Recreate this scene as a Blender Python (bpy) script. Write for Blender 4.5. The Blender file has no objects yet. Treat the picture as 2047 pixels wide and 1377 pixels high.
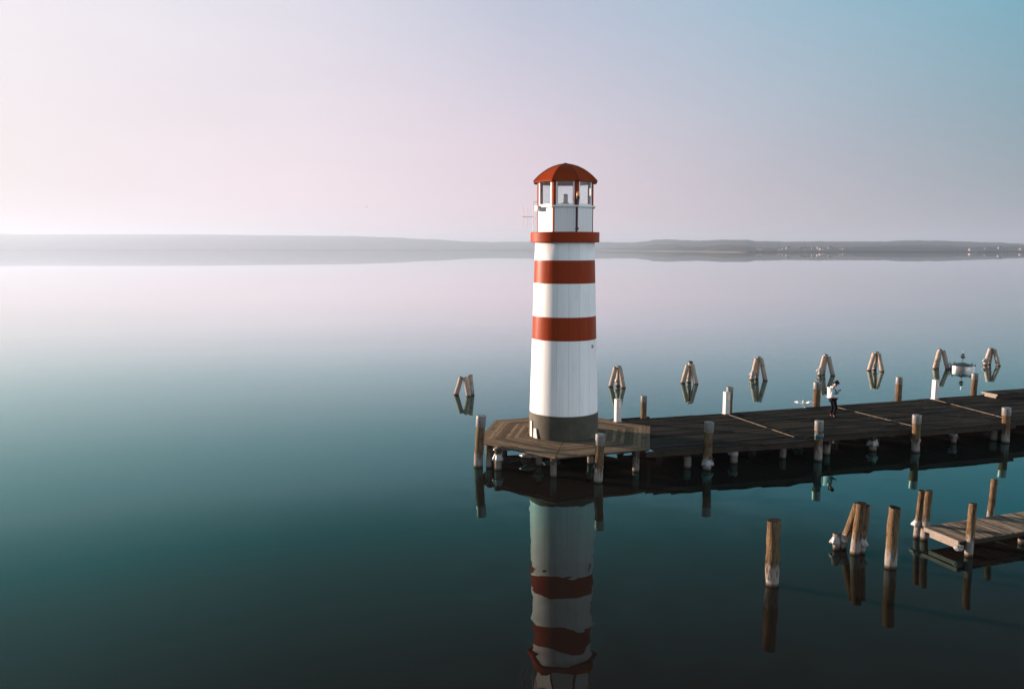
import bpy, bmesh, math, random
from mathutils import Vector, Matrix, noise as mnoise
PI = math.pi
R = math.radians
random.seed(7)
scene = bpy.context.scene
COL = scene.collection

# ------------------------------------------------------------------ camera
cam_d = bpy.data.cameras.new("camera")
cam_d.sensor_width = 36.0
cam_d.lens = 28.0
cam_d.clip_start = 0.1
cam_d.clip_end = 60000
cam = bpy.data.objects.new("camera", cam_d)
cam.location = (0, 0, 8.7)
cam.rotation_euler = (R(90 - 6.795), 0, 0)
COL.objects.link(cam)
scene.camera = cam

# ------------------------------------------------------------------ light
SUN_EL, SUN_AZ = 5.6, -65.0            # azimuth from the view direction (+Y), negative = left
SD = Vector((math.sin(R(SUN_AZ)) * math.cos(R(SUN_EL)), math.cos(R(SUN_AZ)) * math.cos(R(SUN_EL)), math.sin(R(SUN_EL))))
sun_d = bpy.data.lights.new("sun", 'SUN')
sun_d.energy = 5.0
sun_d.angle = R(0.5)
sun_d.color = (1.0, 0.75, 0.59)
sun = bpy.data.objects.new("sun", sun_d)
sun.rotation_euler = SD.to_track_quat('Z', 'Y').to_euler()
COL.objects.link(sun)

scene.view_settings.view_transform = 'Standard'
scene.view_settings.look = 'None'
scene.view_settings.exposure = 1.7
scene.view_settings.gamma = 1.0
scene.render.engine = 'CYCLES'
scene.cycles.use_denoising = True
scene.cycles.caustics_reflective = False
scene.cycles.caustics_refractive = False
scene.cycles.max_bounces = 8
scene.cycles.transparent_max_bounces = 12


class NT:
    """tiny node-tree writer"""
    def __init__(self, tree):
        self.t = tree
        self.t.nodes.clear()

    def n(self, typ, **kw):
        nd = self.t.nodes.new(typ)
        for k, v in kw.items():
            setattr(nd, k, v)
        return nd

    def put(self, sock, val):
        if isinstance(val, bpy.types.NodeSocket):
            self.t.links.new(val, sock)
        elif isinstance(val, (tuple, list)) and len(val) == 3 and sock.type == 'RGBA':
            sock.default_value = (*val, 1)
        else:
            sock.default_value = val

    def math(self, op, a, b=0.0, c=0.0, clamp=False):
        nd = self.n('ShaderNodeMath', operation=op, use_clamp=clamp)
        self.put(nd.inputs[0], a); self.put(nd.inputs[1], b); self.put(nd.inputs[2], c)
        return nd.outputs[0]

    def vmath(self, op, a, b=(0, 0, 0)):
        nd = self.n('ShaderNodeVectorMath', operation=op)
        self.put(nd.inputs[0], a); self.put(nd.inputs[1], b)
        return nd.outputs['Value'] if op in ('DOT_PRODUCT', 'LENGTH') else nd.outputs[0]

    def mr(self, v, a, b, c=0.0, d=1.0, smooth=False):
        nd = self.n('ShaderNodeMapRange')
        if smooth:
            nd.interpolation_type = 'SMOOTHSTEP'
        self.put(nd.inputs[0], v)
        for i, x in enumerate((a, b, c, d)):
            self.put(nd.inputs[1 + i], x)
        return nd.outputs[0]

    def mix(self, f, a, b, mode='MIX'):
        nd = self.n('ShaderNodeMix', data_type='RGBA', blend_type=mode)
        self.put(nd.inputs[0], f); self.put(nd.inputs[6], a); self.put(nd.inputs[7], b)
        return nd.outputs[2]

    def ramp(self, f, stops, interp='LINEAR'):
        nd = self.n('ShaderNodeValToRGB')
        cr = nd.color_ramp
        cr.interpolation = interp
        stops = sorted(stops, key=lambda s: s[0])
        while len(cr.elements) < len(stops):
            cr.elements.new(0.5)
        for e, (p, c) in zip(cr.elements, stops):
            e.position = p
            e.color = (*c, 1) if len(c) == 3 else c
        self.put(nd.inputs[0], f)
        return nd.outputs[0]

    def noise(self, vec, scale, detail=4.0, rough=0.55, dist=0.0, out='Fac'):
        nd = self.n('ShaderNodeTexNoise')
        self.put(nd.inputs['Vector'], vec)
        nd.inputs['Scale'].default_value = scale
        nd.inputs['Detail'].default_value = detail
        nd.inputs['Roughness'].default_value = rough
        nd.inputs['Distortion'].default_value = dist
        return nd.outputs[out]

    def mapping(self, vec, scale=(1, 1, 1), loc=(0, 0, 0), rot=(0, 0, 0)):
        nd = self.n('ShaderNodeMapping')
        self.put(nd.inputs[0], vec)
        nd.inputs['Location'].default_value = loc
        nd.inputs['Rotation'].default_value = rot
        nd.inputs['Scale'].default_value = scale
        return nd.outputs[0]

    def xyz(self, vec):
        nd = self.n('ShaderNodeSeparateXYZ')
        self.put(nd.inputs[0], vec)
        return nd.outputs

    def bump(self, h, strength=0.3, dist=0.02):
        nd = self.n('ShaderNodeBump')
        nd.inputs['Strength'].default_value = strength
        nd.inputs['Distance'].default_value = dist
        self.put(nd.inputs['Height'], h)
        return nd.outputs[0]


# ------------------------------------------------------------------ sky
world = bpy.data.worlds.new("World")
scene.world = world
world.use_nodes = True
w = NT(world.node_tree)
gen = w.n('ShaderNodeTexCoord').outputs['Generated']
cosang = w.vmath('DOT_PRODUCT', gen, tuple(SD))
p = w.mr(cosang, -1, 1)
el = w.xyz(gen)[2]
A = w.ramp(p, [(0, (2.6, 2.75, 2.95)), (.28, (2.5, 2.65, 2.85)), (.39, (.50, .54, .60)), (.44, (.32, .335, .37)), (.57, (.56, .47, .53)), (.71, (.88, .66, .73)), (.82, (.92, .74, .80)), (.92, (.82, .72, .75)), (1, (.84, .72, .75))])  # low stops, behind the camera, raised as added fill for the tower's shaded side
B = w.ramp(p, [(0, (2.1, 2.3, 2.5)), (.28, (2.0, 2.2, 2.4)), (.39, (.30, .48, .60)), (.44, (.13, .40, .51)), (.57, (.32, .49, .61)), (.71, (.52, .55, .68)), (.82, (.74, .71, .80)), (.93, (.87, .83, .88)), (1, (1.0, .95, .93))])  # same added fill behind the camera, higher up the sky
Cc = w.ramp(p, [(0, (.55, .70, .80)), (.28, (.40, .55, .65)), (.42, (.04, .13, .17)), (.50, (.032, .20, .24)), (.70, (.07, .39, .45)), (.82, (.10, .48, .53)), (.90, (.18, .66, .70)), (1, (.35, .65, .7))])
D = w.ramp(p, [(0, (.25, .36, .44)), (.25, (.15, .25, .32)), (.45, (.015, .035, .045)), (.70, (.03, .11, .13)), (.82, (.05, .185, .205)), (.90, (.10, .30, .33)), (1, (.16, .3, .32))])
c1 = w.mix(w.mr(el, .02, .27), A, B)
c2 = w.mix(w.mr(el, .282, .335), c1, Cc)
c3 = w.mix(w.mr(el, .335, .50), c2, D)
c3 = w.mix(w.mr(el, .50, .80), c3, (.035, .12, .16))
# faint uneven high haze
hz = w.noise(w.mapping(gen, (1, 1, 5.0)), 2.2, 3.0, 0.5)
c3 = w.mix(1.0, c3, w.ramp(hz, [(.3, (.975, .975, .975)), (.7, (1.025, 1.02, 1.02))]), 'MULTIPLY')
sky = w.n('ShaderNodeTexSky')
sky.sky_type = 'NISHITA'
sky.sun_disc = False
sky.sun_elevation = R(SUN_EL)
sky.sun_rotation = R(SUN_AZ)
sky.air_density = 1.0
sky.dust_density = 3.0
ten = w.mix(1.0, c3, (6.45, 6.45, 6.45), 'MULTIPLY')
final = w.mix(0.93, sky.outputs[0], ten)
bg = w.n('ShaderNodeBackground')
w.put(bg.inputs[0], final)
bg.inputs[1].default_value = 0.05
wo = w.n('ShaderNodeOutputWorld')
w.t.links.new(bg.outputs[0], wo.inputs[0])


# ------------------------------------------------------------------ helpers
def new_mat(name):
    m = bpy.data.materials.new(name)
    m.use_nodes = True
    return m, NT(m.node_tree)


def finish(t, color, rough=0.6, metal=0.0, normal=None, spec=0.5):
    b = t.n('ShaderNodeBsdfPrincipled')
    t.put(b.inputs['Base Color'], color)
    t.put(b.inputs['Roughness'], rough)
    t.put(b.inputs['Metallic'], metal)
    t.put(b.inputs['Specular IOR Level'], spec)
    if normal is not None:
        t.put(b.inputs['Normal'], normal)
    o = t.n('ShaderNodeOutputMaterial')
    t.t.links.new(b.outputs[0], o.inputs[0])
    return b


def objco(t):
    return t.n('ShaderNodeTexCoord').outputs['Object']


def tag(o, label=None, cat=None, group=None, kind=None):
    if label: o['label'] = label
    if cat: o['category'] = cat
    if group: o['group'] = group
    if kind: o['kind'] = kind
    return o


def empty(name, loc=(0, 0, 0), rz=0.0):
    o = bpy.data.objects.new(name, None)
    o.empty_display_size = 0.2
    o.location = loc
    o.rotation_euler = (0, 0, rz)
    COL.objects.link(o)
    return o


def mesh_obj(name, bm, mats, parent=None, smooth=False, loc=None):
    bmesh.ops.recalc_face_normals(bm, faces=bm.faces[:])
    me = bpy.data.meshes.new(name)
    bm.to_mesh(me)
    bm.free()
    if not isinstance(mats, (list, tuple)):
        mats = [mats]
    for m in mats:
        me.materials.append(m)
    if smooth:
        for pl in me.polygons:
            pl.use_smooth = True
    o = bpy.data.objects.new(name, me)
    COL.objects.link(o)
    if parent:
        o.parent = parent
    if loc:
        o.location = loc
    return o


def smooth_angle(o, deg=40):
    """mark edges sharper than deg as sharp, smooth the rest"""
    me = o.data
    bm = bmesh.new(); bm.from_mesh(me)
    for f in bm.faces: f.smooth = True
    for e in bm.edges:
        if len(e.link_faces) == 2 and e.calc_face_angle(0) > R(deg):
            e.smooth = False
    bm.to_mesh(me); bm.free()
    return o


def frame_matrix(a, b):
    a, b = Vector(a), Vector(b)
    d = (b - a).normalized()
    return d.to_track_quat('Z', 'Y').to_matrix(), (b - a).length


def add_box(bm, c, s, rz=0.0, mat=0, bevel=0.0):
    mtx = Matrix.Translation(c) @ Matrix.Rotation(rz, 4, 'Z')
    vs = []
    for dz in (-.5, .5):
        for dx, dy in ((-.5, -.5), (.5, -.5), (.5, .5), (-.5, .5)):
            vs.append(bm.verts.new(mtx @ Vector((dx * s[0], dy * s[1], dz * s[2]))))
    fs = [bm.faces.new([vs[i] for i in q]) for q in
          ((3, 2, 1, 0), (4, 5, 6, 7), (0, 1, 5, 4), (1, 2, 6, 5), (2, 3, 7, 6), (3, 0, 4, 7))]
    for f in fs:
        f.material_index = mat
    if bevel > 0:
        es = list({e for f in fs for e in f.edges})
        bmesh.ops.bevel(bm, geom=es, offset=bevel, segments=1, affect='EDGES')
    return vs


def add_prism(bm, pts, z0, z1, mat=0, m=None, tilt=0.0):
    lo = [bm.verts.new((x, y, z0)) for x, y in pts]
    hi = [bm.verts.new((x, y, z1 + tilt * (y - pts[0][1]))) for x, y in pts]
    if m is not None:
        for v_ in lo + hi:
            v_.co = m @ v_.co
    n = len(pts)
    fs = [bm.faces.new(list(reversed(lo))), bm.faces.new(hi)]
    for i in range(n):
        fs.append(bm.faces.new((lo[i], lo[(i + 1) % n], hi[(i + 1) % n], hi[i])))
    for f in fs:
        f.material_index = mat


def add_tube(bm, a, b, r0, r1=None, n=10, rings=1, wob=0.0, seed=0, bend=0.0, mat=0, cap_mat=None):
    if r1 is None: r1 = r0
    rot, L = frame_matrix(a, b)
    a = Vector(a)
    rows = []
    bdir = Vector((math.cos(seed * 2.3), math.sin(seed * 2.3), 0))
    for k in range(rings + 1):
        t = k / rings
        row = []
        for i in range(n):
            th = 2 * PI * i / n
            rr = r0 + (r1 - r0) * t
            if wob:
                rr *= 1 + wob * (mnoise.noise((math.cos(th) * 1.1 + seed * 7.1, math.sin(th) * 1.1, t * L * 2.6 + seed)) * 1.1)
            q = rot @ Vector((rr * math.cos(th), rr * math.sin(th), 0))
            c = a + rot @ Vector((0, 0, L * t)) + bdir * bend * math.sin(PI * t)
            row.append(bm.verts.new(c + q))
        rows.append(row)
    for k in range(rings):
        for i in range(n):
            f = bm.faces.new((rows[k][i], rows[k][(i + 1) % n], rows[k + 1][(i + 1) % n], rows[k + 1][i]))
            f.material_index = mat
            f.smooth = True
    if cap_mat is not None:
        for i, v_ in enumerate(rows[-1]):
            v_.co += (Vector(b) - a).normalized() * (.022 * mnoise.noise((i * .9, seed * 3.1, 2)) + .018 * math.cos(2 * PI * i / n + seed))
    f = bm.faces.new(list(reversed(rows[0]))); f.material_index = mat
    f = bm.faces.new(rows[-1]); f.material_index = mat if cap_mat is None else cap_mat
    for e in f.edges: e.smooth = False
    return rows


def add_lathe(bm, prof, n=32, c=(0, 0), mats=None, wob=0.0, seed=0, closed=True):
    rows = []
    for r, z in prof:
        row = []
        for i in range(n):
            th = 2 * PI * i / n
            rr = r
            if wob:
                rr = r * (1 + wob * mnoise.noise((math.cos(th) * 1.6 + seed * 3.7, math.sin(th) * 1.6 - seed, z * 5)))
            row.append(bm.verts.new((c[0] + rr * math.cos(th), c[1] + rr * math.sin(th), z)))
        rows.append(row)
    for k in range(len(prof) - 1):
        for i in range(n):
            f = bm.faces.new((rows[k][i], rows[k][(i + 1) % n], rows[k + 1][(i + 1) % n], rows[k + 1][i]))
            f.smooth = True
            if mats: f.material_index = mats[k]
    if closed:
        bm.faces.new(list(reversed(rows[0])))
        bm.faces.new(rows[-1])
    return rows


def copy_tree(o, parent=None):
    c = o.copy()
    COL.objects.link(c)
    if parent: c.parent = parent
    for ch in list(o.children):
        copy_tree(ch, c)
    return c


# the pier's own frame: u along the pier, v across it (v > 0 away from the camera)
ANG = R(17.0)
OX, OY = 5.6, 33.2
def W(u, v, z=0.0):
    return Vector((OX + u * math.cos(ANG) - v * math.sin(ANG), OY + u * math.sin(ANG) + v * math.cos(ANG), z))
DECK = 0.9

# ------------------------------------------------------------------ materials
def wood_mat(name, base, light, frost=0.0, island=False, stretch=(6, 6, .7), dark=(.03, .022, .017), world_co=False):
    m, t = new_mat(name)
    co = objco(t)
    z = t.xyz(co)[2]
    if island:
        rnd = t.n('ShaderNodeNewGeometry').outputs['Random Per Island']
        shift = t.n('ShaderNodeCombineXYZ')
        t.put(shift.inputs[0], t.math('MULTIPLY', rnd, 37.0)); t.put(shift.inputs[1], t.math('MULTIPLY', rnd, 91.0))
        co2 = t.vmath('ADD', co, shift.outputs[0])
    else:
        oi = t.n('ShaderNodeObjectInfo').outputs['Random']
        shift = t.n('ShaderNodeCombineXYZ')
        t.put(shift.inputs[0], t.math('MULTIPLY', oi, 41.0)); t.put(shift.inputs[1], t.math('MULTIPLY', oi, 17.0))
        co2 = t.vmath('ADD', co, shift.outputs[0])
    grain = t.noise(t.mapping(co2, stretch), 5.0, 7, .7, .6)
    blot = t.noise(co2, 2.3, 4, .6)
    col = t.mix(t.mr(grain, .33, .68), base, light)
    col = t.mix(t.mr(blot, .52, .74, 0, .75), col, dark)
    if island:
        k = t.ramp(rnd, [(0, (.45, .46, .48)), (.35, (.85, .85, .86)), (.75, (1.2, 1.16, 1.1)), (.93, (1.5, 1.42, 1.3)), (1, (2.0, 1.85, 1.65))])
        col = t.mix(1.0, col, k, 'MULTIPLY')
    if frost > 0:     # whitish salt and frost crust above the waterline, dark wet foot
        edge = t.noise(t.mapping(co2, (4, 4, 1.0)), 3.0, 5, .6)
        lim = t.math('ADD', z, t.mr(edge, .3, .7, -.32, .32))
        crust = t.math('MULTIPLY', t.mr(lim, .62, .30, 0, 1, True), frost)
        col = t.mix(crust, col, (.30, .27, .25))
        wet = t.mr(z, .11, .03, 0, .9, True)
        col = t.mix(wet, col, (.045, .028, .014))
    crack = t.noise(t.mapping(co2, tuple(q * 2.2 for q in stretch)), 5.0, 3, .5)
    ck = t.mr(crack, .60, .70, 0, .8)
    col = t.mix(ck, col, tuple(q * .45 for q in dark))
    h = t.math('SUBTRACT', t.math('ADD', grain, t.math('MULTIPLY', blot, .6)), t.math('MULTIPLY', ck, .8))
    nrm = t.bump(h, .9, .025)
    finish(t, col, .85, 0, nrm, .04)
    return m

M = {}
M['post'] = wood_mat('weathered_post_wood', (.055, .034, .017), (.23, .155, .09), frost=.85)
M['pile'] = wood_mat('grey_pile_wood', (0.06, 0.045, 0.03), (0.12, 0.096, 0.072), frost=.55)
M['dolphin'] = wood_mat('bleached_dolphin_wood', (.34, .265, .21), (.56, .475, .40), frost=.3, dark=(.08, .06, .04))
M['endgrain'] = wood_mat('dark_end_grain', (.018, .014, .011), (.045, .036, .028), stretch=(9, 9, 9))
M['deck'] = wood_mat('old_deck_boards', (.019, .0178, .0168), (.054, .0475, .041), island=True, stretch=(.9, 9, 9))
M['hexdeck'] = wood_mat('worn_platform_boards', (.155, .112, .075), (.30, .225, .158), island=True, stretch=(.9, 9, 9), dark=(.06, .042, .03))
M['dockwood'] = wood_mat('pale_dock_boards', (.155, .125, .10), (.34, .28, .225), island=True, stretch=(9, 9, 9))
M['beam'] = wood_mat('dark_beam_wood', (0.033, 0.0252, 0.0192), (0.072, 0.057, 0.042), stretch=(1.2, 1.2, 8))
M['frostwood'] = wood_mat('frosted_board', (0.216, 0.184, 0.16), (0.336, 0.296, 0.264), stretch=(1.5, 1.5, 6), dark=(.30, .23, .17))
M['strip'] = wood_mat('pale_joint_strip', (.12, .095, .07), (.20, .165, .13), stretch=(1, 1, 1))


def simple_mat(name, col, rough=.5, metal=0.0, var=.12, scale=3.0, bump=0.0, spec=.5):
    m, t = new_mat(name)
    n_ = t.noise(objco(t), scale, 5, .6)
    lo = tuple(c * (1 - var) for c in col); hi = tuple(min(1, c * (1 + var)) for c in col)
    c = t.ramp(n_, [(.3, lo), (.7, hi)])
    finish(t, c, rough, metal, t.bump(n_, bump, .02) if bump else None, spec)
    return m

M['capmetal'] = simple_mat('galvanised_cap', (0.21, 0.203, 0.1995), .42, .35, .18, 6.0, .1)
M['whitebox'] = simple_mat('white_powder_coat', (.55, .52, .50), .45, 0, .06, 4)
M['acrylic'] = simple_mat('opal_acrylic', (.78, .68, .58), .3, 0, .04)
M['ice'] = simple_mat('white_ice', (0.266, 0.266, 0.266), .35, 0, .14, 9.0, .5)
M['steel'] = simple_mat('brushed_steel', (.26, .25, .24), .30, .9, .35, 12, .12)
M['darkmetal'] = simple_mat('dark_metal', (.03, .03, .032), .45, .3)
M['aerial'] = simple_mat('grey_aerial_tube', (.30, .28, .28), .5, .4)
M['rubber'] = simple_mat('black_rubber', (.02, .02, .02), .7)
M['blue'] = simple_mat('faded_blue_tape', (.02, .13, .17), .5)
M['feather'] = simple_mat('white_feathers', (.74, .72, .70), .8)
M['darkbird'] = simple_mat('dark_feathers', (.05, .05, .055), .8)
M['skin'] = simple_mat('skin_tone', (.50, .30, .22), .5, 0, .05)
M['hair'] = simple_mat('dark_hair', (.010, .008, .008), .6, 0, .3, 20, 0, .1)
M['vest'] = simple_mat('white_padded_cloth', (.74, .72, .74), .85, 0, .08, 8)
M['sleeve'] = simple_mat('blue_check_cloth', (.07, .20, .27), .85, 0, .5, 22, 0, .05)
M['trousers'] = simple_mat('black_cloth', (.008, .008, .011), .9, 0, .12, 3, 0, .04)
M['boot'] = simple_mat('brown_leather', (.03, .015, .008), .7, 0, .12, 3, 0, .1)
M['amber'] = simple_mat('amber_plastic', (.85, .33, .04), .25)
M['house'] = simple_mat('far_white_wall', (.24, .235, .23), .8)
M['houseroof'] = simple_mat('far_red_roof', (.08, .04, .03), .8)


def tower_paint(name, col, dirt, spec=.4):
    m, t = new_mat(name)
    co = objco(t)
    x, y, z = t.xyz(co)
    ang = t.math('ARCTAN2', y, x)
    fr = t.math('FRACT', t.math('MULTIPLY', t.math('ADD', ang, R(6.2 + 360)), 18 / (2 * PI)))
    d = t.math('ABSOLUTE', t.math('SUBTRACT', fr, .5))       # .5 on the plate joint
    seam = t.mr(d, .478, .494, 0, 1, True)
    stain = t.noise(t.mapping(co, (3, 3, .35)), 2.0, 6, .6)
    c = t.mix(t.mr(stain, .50, .80, 0, dirt), col, tuple(v_ * .55 for v_ in (col[0], col[1] * .95, col[2] * .9)))
    scuff = t.noise(co, 16.0, 5, .65)
    low = t.mr(z, 2.9, 1.7, 0, 1)
    sc = t.math('MULTIPLY', t.mr(scuff, .66, .70, 0, .6), low)
    patch = t.mr(t.noise(co, 2.1, 2, .5), .47, .60)
    c = t.mix(t.math('MULTIPLY', sc, patch), c, (.10, .095, .09))
    rust = t.noise(t.mapping(co, (5, 5, .22)), 3.0, 4, .6)
    c = t.mix(t.math('MULTIPLY', t.mr(rust, .62, .76, 0, .4), t.mr(z, 9.0, 3.0, .9, .35)), c, (.30, .22, .15))
    c = t.mix(t.math('MULTIPLY', seam, .5), c, tuple(v_ * .25 for v_ in col))
    plate = t.math('FLOOR', t.math('MULTIPLY', t.math('ADD', ang, R(6.2 + 360)), 18 / (2 * PI)))
    wv = t.n('ShaderNodeTexWhiteNoise', noise_dimensions='1D'); t.put(wv.inputs['W'], plate)
    c = t.mix(1.0, c, t.ramp(wv.outputs['Value'], [(0, (.94, .94, .94)), (1, (1.03, 1.03, 1.03))]), 'MULTIPLY')
    dent = t.noise(t.mapping(co, (1, 1, .6)), 1.6, 2, .5)
    h = t.math('ADD', t.math('MULTIPLY', seam, -.35), t.math('MULTIPLY', dent, .5))
    finish(t, c, .42, 0, t.bump(h, .25, .05), spec)
    return m

M['white'] = tower_paint('white_tower_paint', (.88, .88, .885), .3)
M['red'] = tower_paint('red_tower_paint', (.27, .034, .006), .25, .06)
M['redtrim'] = simple_mat('red_trim_paint', (.27, .034, .006), .5, 0, .1, 5, .05, .06)
M['redroof'] = simple_mat('red_roof_sheet', (.28, .038, .007), .5, 0, .12, 2.5, .06, .06)
M['whitetrim'] = simple_mat('white_trim_paint', (.78, .78, .78), .4, 0, .05, 6)
M['ceiling'] = simple_mat('lantern_ceiling', (.20, .17, .15), .8)

m, t = new_mat('vertical_boarding')
co = objco(t)
x, y, z = t.xyz(co)
fr = t.math('FRACT', t.math('MULTIPLY', x, 1 / .085))
gap = t.mr(t.math('ABSOLUTE', t.math('SUBTRACT', fr, .5)), .43, .49, 0, 1, True)
c = t.mix(t.math('MULTIPLY', gap, .5), (.80, .80, .80), (.30, .30, .30))
st = t.noise(t.mapping(co, (7, 7, .6)), 2.0, 5, .6)
c = t.mix(t.mr(st, .55, .8, 0, .35), c, (.45, .42, .38))
finish(t, c, .5, 0, t.bump(gap, -.6, .02), .4)
M['board'] = m

m, t = new_mat('concrete_plinth')
co = objco(t)
a_ = t.noise(co, 1.5, 6, .65)
b_ = t.noise(t.mapping(co, (3, 3, .4)), 3.0, 5, .6)
c = t.ramp(a_, [(.3, (.042, .039, .029)), (.55, (.066, .060, .045)), (.75, (.098, .089, .068))])
c = t.mix(t.mr(b_, .52, .72, 0, .6), c, (.04, .038, .03))
x, y, z = t.xyz(co)
sp = t.noise(co, 9.0, 3, .6)
c = t.mix(t.math('MULTIPLY', t.mr(sp, .70, .74), t.mr(z, 1.2, 1.6)), c, (.2, .2, .19))
finish(t, c, .75, 0, t.bump(a_, .3, .03), .3)
M['concrete'] = m

m, t = new_mat('lantern_glass')
fres = t.n('ShaderNodeFresnel'); fres.inputs[0].default_value = 1.5
tr = t.n('ShaderNodeBsdfTransparent'); tr.inputs[0].default_value = (.93, .95, .95, 1)
gl = t.n('ShaderNodeBsdfGlossy'); gl.inputs['Roughness'].default_value = .02
mx = t.n('ShaderNodeMixShader')
bf = t.n('ShaderNodeNewGeometry').outputs['Backfacing']
t.put(mx.inputs[0], t.math('MULTIPLY', fres.outputs[0], t.math('SUBTRACT', 1.0, bf))); t.t.links.new(tr.outputs[0], mx.inputs[1]); t.t.links.new(gl.outputs[0], mx.inputs[2])
o_ = t.n('ShaderNodeOutputMaterial'); t.t.links.new(mx.outputs[0], o_.inputs[0])
M['glass'] = m

m, t = new_mat('lamp_lens_glass')
x, y, z = t.xyz(objco(t))
rib = t.math('SINE', t.math('MULTIPLY', z, 110.0))
b = finish(t, (.55, .60, .60), .12, .15, t.bump(rib, .5, .02), .8)
b.inputs['Transmission Weight'].default_value = .35
M['lens'] = m

# water: a dark murky body (weakly lit by the sun) under a mirror whose reflectance follows the viewing angle
m, t = new_mat('lake_water')
pos = t.n('ShaderNodeNewGeometry').outputs['Position']
px_, py_, pz_ = t.xyz(pos)
dist = t.vmath('LENGTH', t.vmath('SUBTRACT', pos, (4, 24, 0)))
calm = t.math('MULTIPLY', t.math('MULTIPLY', t.mr(dist, 6, 30, 1, .30), t.mr(dist, 30, 160, 1, .05)), t.mr(px_, -4.5, .3, .10, 1, True))
def wave(scale, detail, off):
    nd = t.n('ShaderNodeTexNoise')
    t.put(nd.inputs['Vector'], t.mapping(pos, (1, 1.25, 1), off, (0, 0, .35)))
    nd.inputs['Scale'].default_value = scale
    nd.inputs['Detail'].default_value = detail
    nd.inputs['Roughness'].default_value = .5
    return t.vmath('SUBTRACT', nd.outputs['Color'], (.5, .5, .5))
def vscale(v_, s):
    nd = t.n('ShaderNodeVectorMath', operation='SCALE')
    t.put(nd.inputs[0], v_); t.put(nd.inputs['Scale'], s)
    return nd.outputs[0]
patch = t.mr(t.noise(t.mapping(pos, (.6, 1.5, 1)), .06, 3, .55), .38, .66, .35, 1.35, True)
# a breeze ruffles the lake beyond the pier's outer end
breeze = t.math('MULTIPLY', t.mr(px_, 6, 24, 0, 1, True), t.mr(py_, 20, 46, .25, 1, True))
big = vscale(wave(1.0, 2, (0, 0, 0)), .038)
small = vscale(wave(2.6, 3, (13, 5, 0)), t.math('MULTIPLY', t.math('ADD', t.math('MULTIPLY', calm, .010), t.math('MULTIPLY', breeze, .016)), t.mr(dist, 40, 120, 1, .03)))
slope = vscale(t.vmath('ADD', vscale(big, calm), small), patch)
nrm = t.vmath('NORMALIZE', t.vmath('ADD', t.vmath('MULTIPLY', slope, (1, 1, 0)), (0, 0, 1)))
fr_ = t.n('ShaderNodeFresnel'); fr_.inputs[0].default_value = 1.333
t.put(fr_.inputs['Normal'], nrm)
refl = t.ramp(fr_.outputs[0], [(0.0, (.0, .0, .0)), (.02, (.018, .020, .020)), (.064, (.045, .050, .050)), (.115, (.074, .093, .091)), (.16, (.070, .150, .150)), (.20, (.098, .22, .22)), (.25, (.155, .30, .30)), (.40, (.43, .585, .585)), (.47, (.60, .72, .72)), (.57, (.80, .86, .865)), (.70, (.93, .94, .945)), (1, (1, 1, 1))])
gl = t.n('ShaderNodeBsdfGlossy'); gl.inputs['Roughness'].default_value = 0.0
t.put(gl.inputs['Color'], refl); t.put(gl.inputs['Normal'], nrm)
df = t.n('ShaderNodeBsdfDiffuse')
t.put(df.inputs['Color'], t.mix(fr_.outputs[0], (.015, .0105, .0085), (0, 0, 0)))
ad = t.n('ShaderNodeAddShader')
t.t.links.new(gl.outputs[0], ad.inputs[0]); t.t.links.new(df.outputs[0], ad.inputs[1])
o_ = t.n('ShaderNodeOutputMaterial'); t.t.links.new(ad.outputs[0], o_.inputs[0])
M['water'] = m

m, t = new_mat('wooded_hills')
co = objco(t)
n1 = t.noise(co, .004, 6, .6); n2 = t.noise(co, .03, 4, .6)
c = t.ramp(n1, [(.35, (.012, .026, .02)), (.5, (.024, .036, .026)), (.64, (.07, .07, .05))])
c = t.mix(t.mr(n2, .4, .7, 0, .6), c, (.02, .03, .022))
finish(t, c, .9, 0, None, .1)
M['hill'] = m
M['reed'] = simple_mat('dry_reeds', (.045, .038, .028), .9, 0, .35, .01)

# ------------------------------------------------------------------ setting: water, hills, shore
bm = bmesh.new()
vs = [bm.verts.new(c) for c in ((-13000, -1450, 0), (13000, -1450, 0), (13000, 13300, 0), (-13000, 13300, 0))]
bm.faces.new(vs)
tag(mesh_obj('water', bm, M['water']), kind='structure')

FPX, CX = 1592.0, 1023.5
RIDGE = [(-200, 29), (0, 31), (60, 29.6), (150, 30), (280, 30), (400, 29.6), (550, 28), (700, 26.5), (780, 24), (850, 20.5), (950, 15.5), (980, 14.6), (1060, 15.5), (1130, 15), (1195, 14.8), (1260, 13.6), (1285, 15.8), (1310, 19.3), (1340, 19.8), (1365, 18), (1400, 17.4), (1440, 19), (1480, 18.8), (1520, 16.5), (1560, 15.4), (1600, 15.6), (1640, 15.8), (1700, 15.6), (1760, 15.6), (1800, 17.6), (1870, 17.4), (1920, 15.6), (1980, 13.8), (2047, 11.2), (2250, 9)]
FRONT = [(-200, 2), (1000, 2), (1190, 3), (1270, 5), (1310, 10), (1340, 10), (1375, 6), (1400, 6), (1440, 9), (1470, 8.5), (1510, 4.5), (1560, 3.5), (1640, 4.5), (1760, 7.5), (1800, 9), (1870, 8), (1920, 6), (2047, 7), (2250, 7)]
def lerp(tab, x):
    for (x0, y0), (x1, y1) in zip(tab, tab[1:]):
        if x <= x1:
            k = max(0, (x - x0) / (x1 - x0)); k = k * k * (3 - 2 * k) if abs(y1 - y0) > 1.5 else k
            return y0 + (y1 - y0) * k
    return tab[-1][1]
def shore_d(x):
    k = max(0, min(1, (x - 1000) / 500))
    return 7500 - 4900 * k * k * (3 - 2 * k)
bm = bmesh.new()
rows = []
xs = [-200 + 2.5 * i for i in range(981)]
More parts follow.
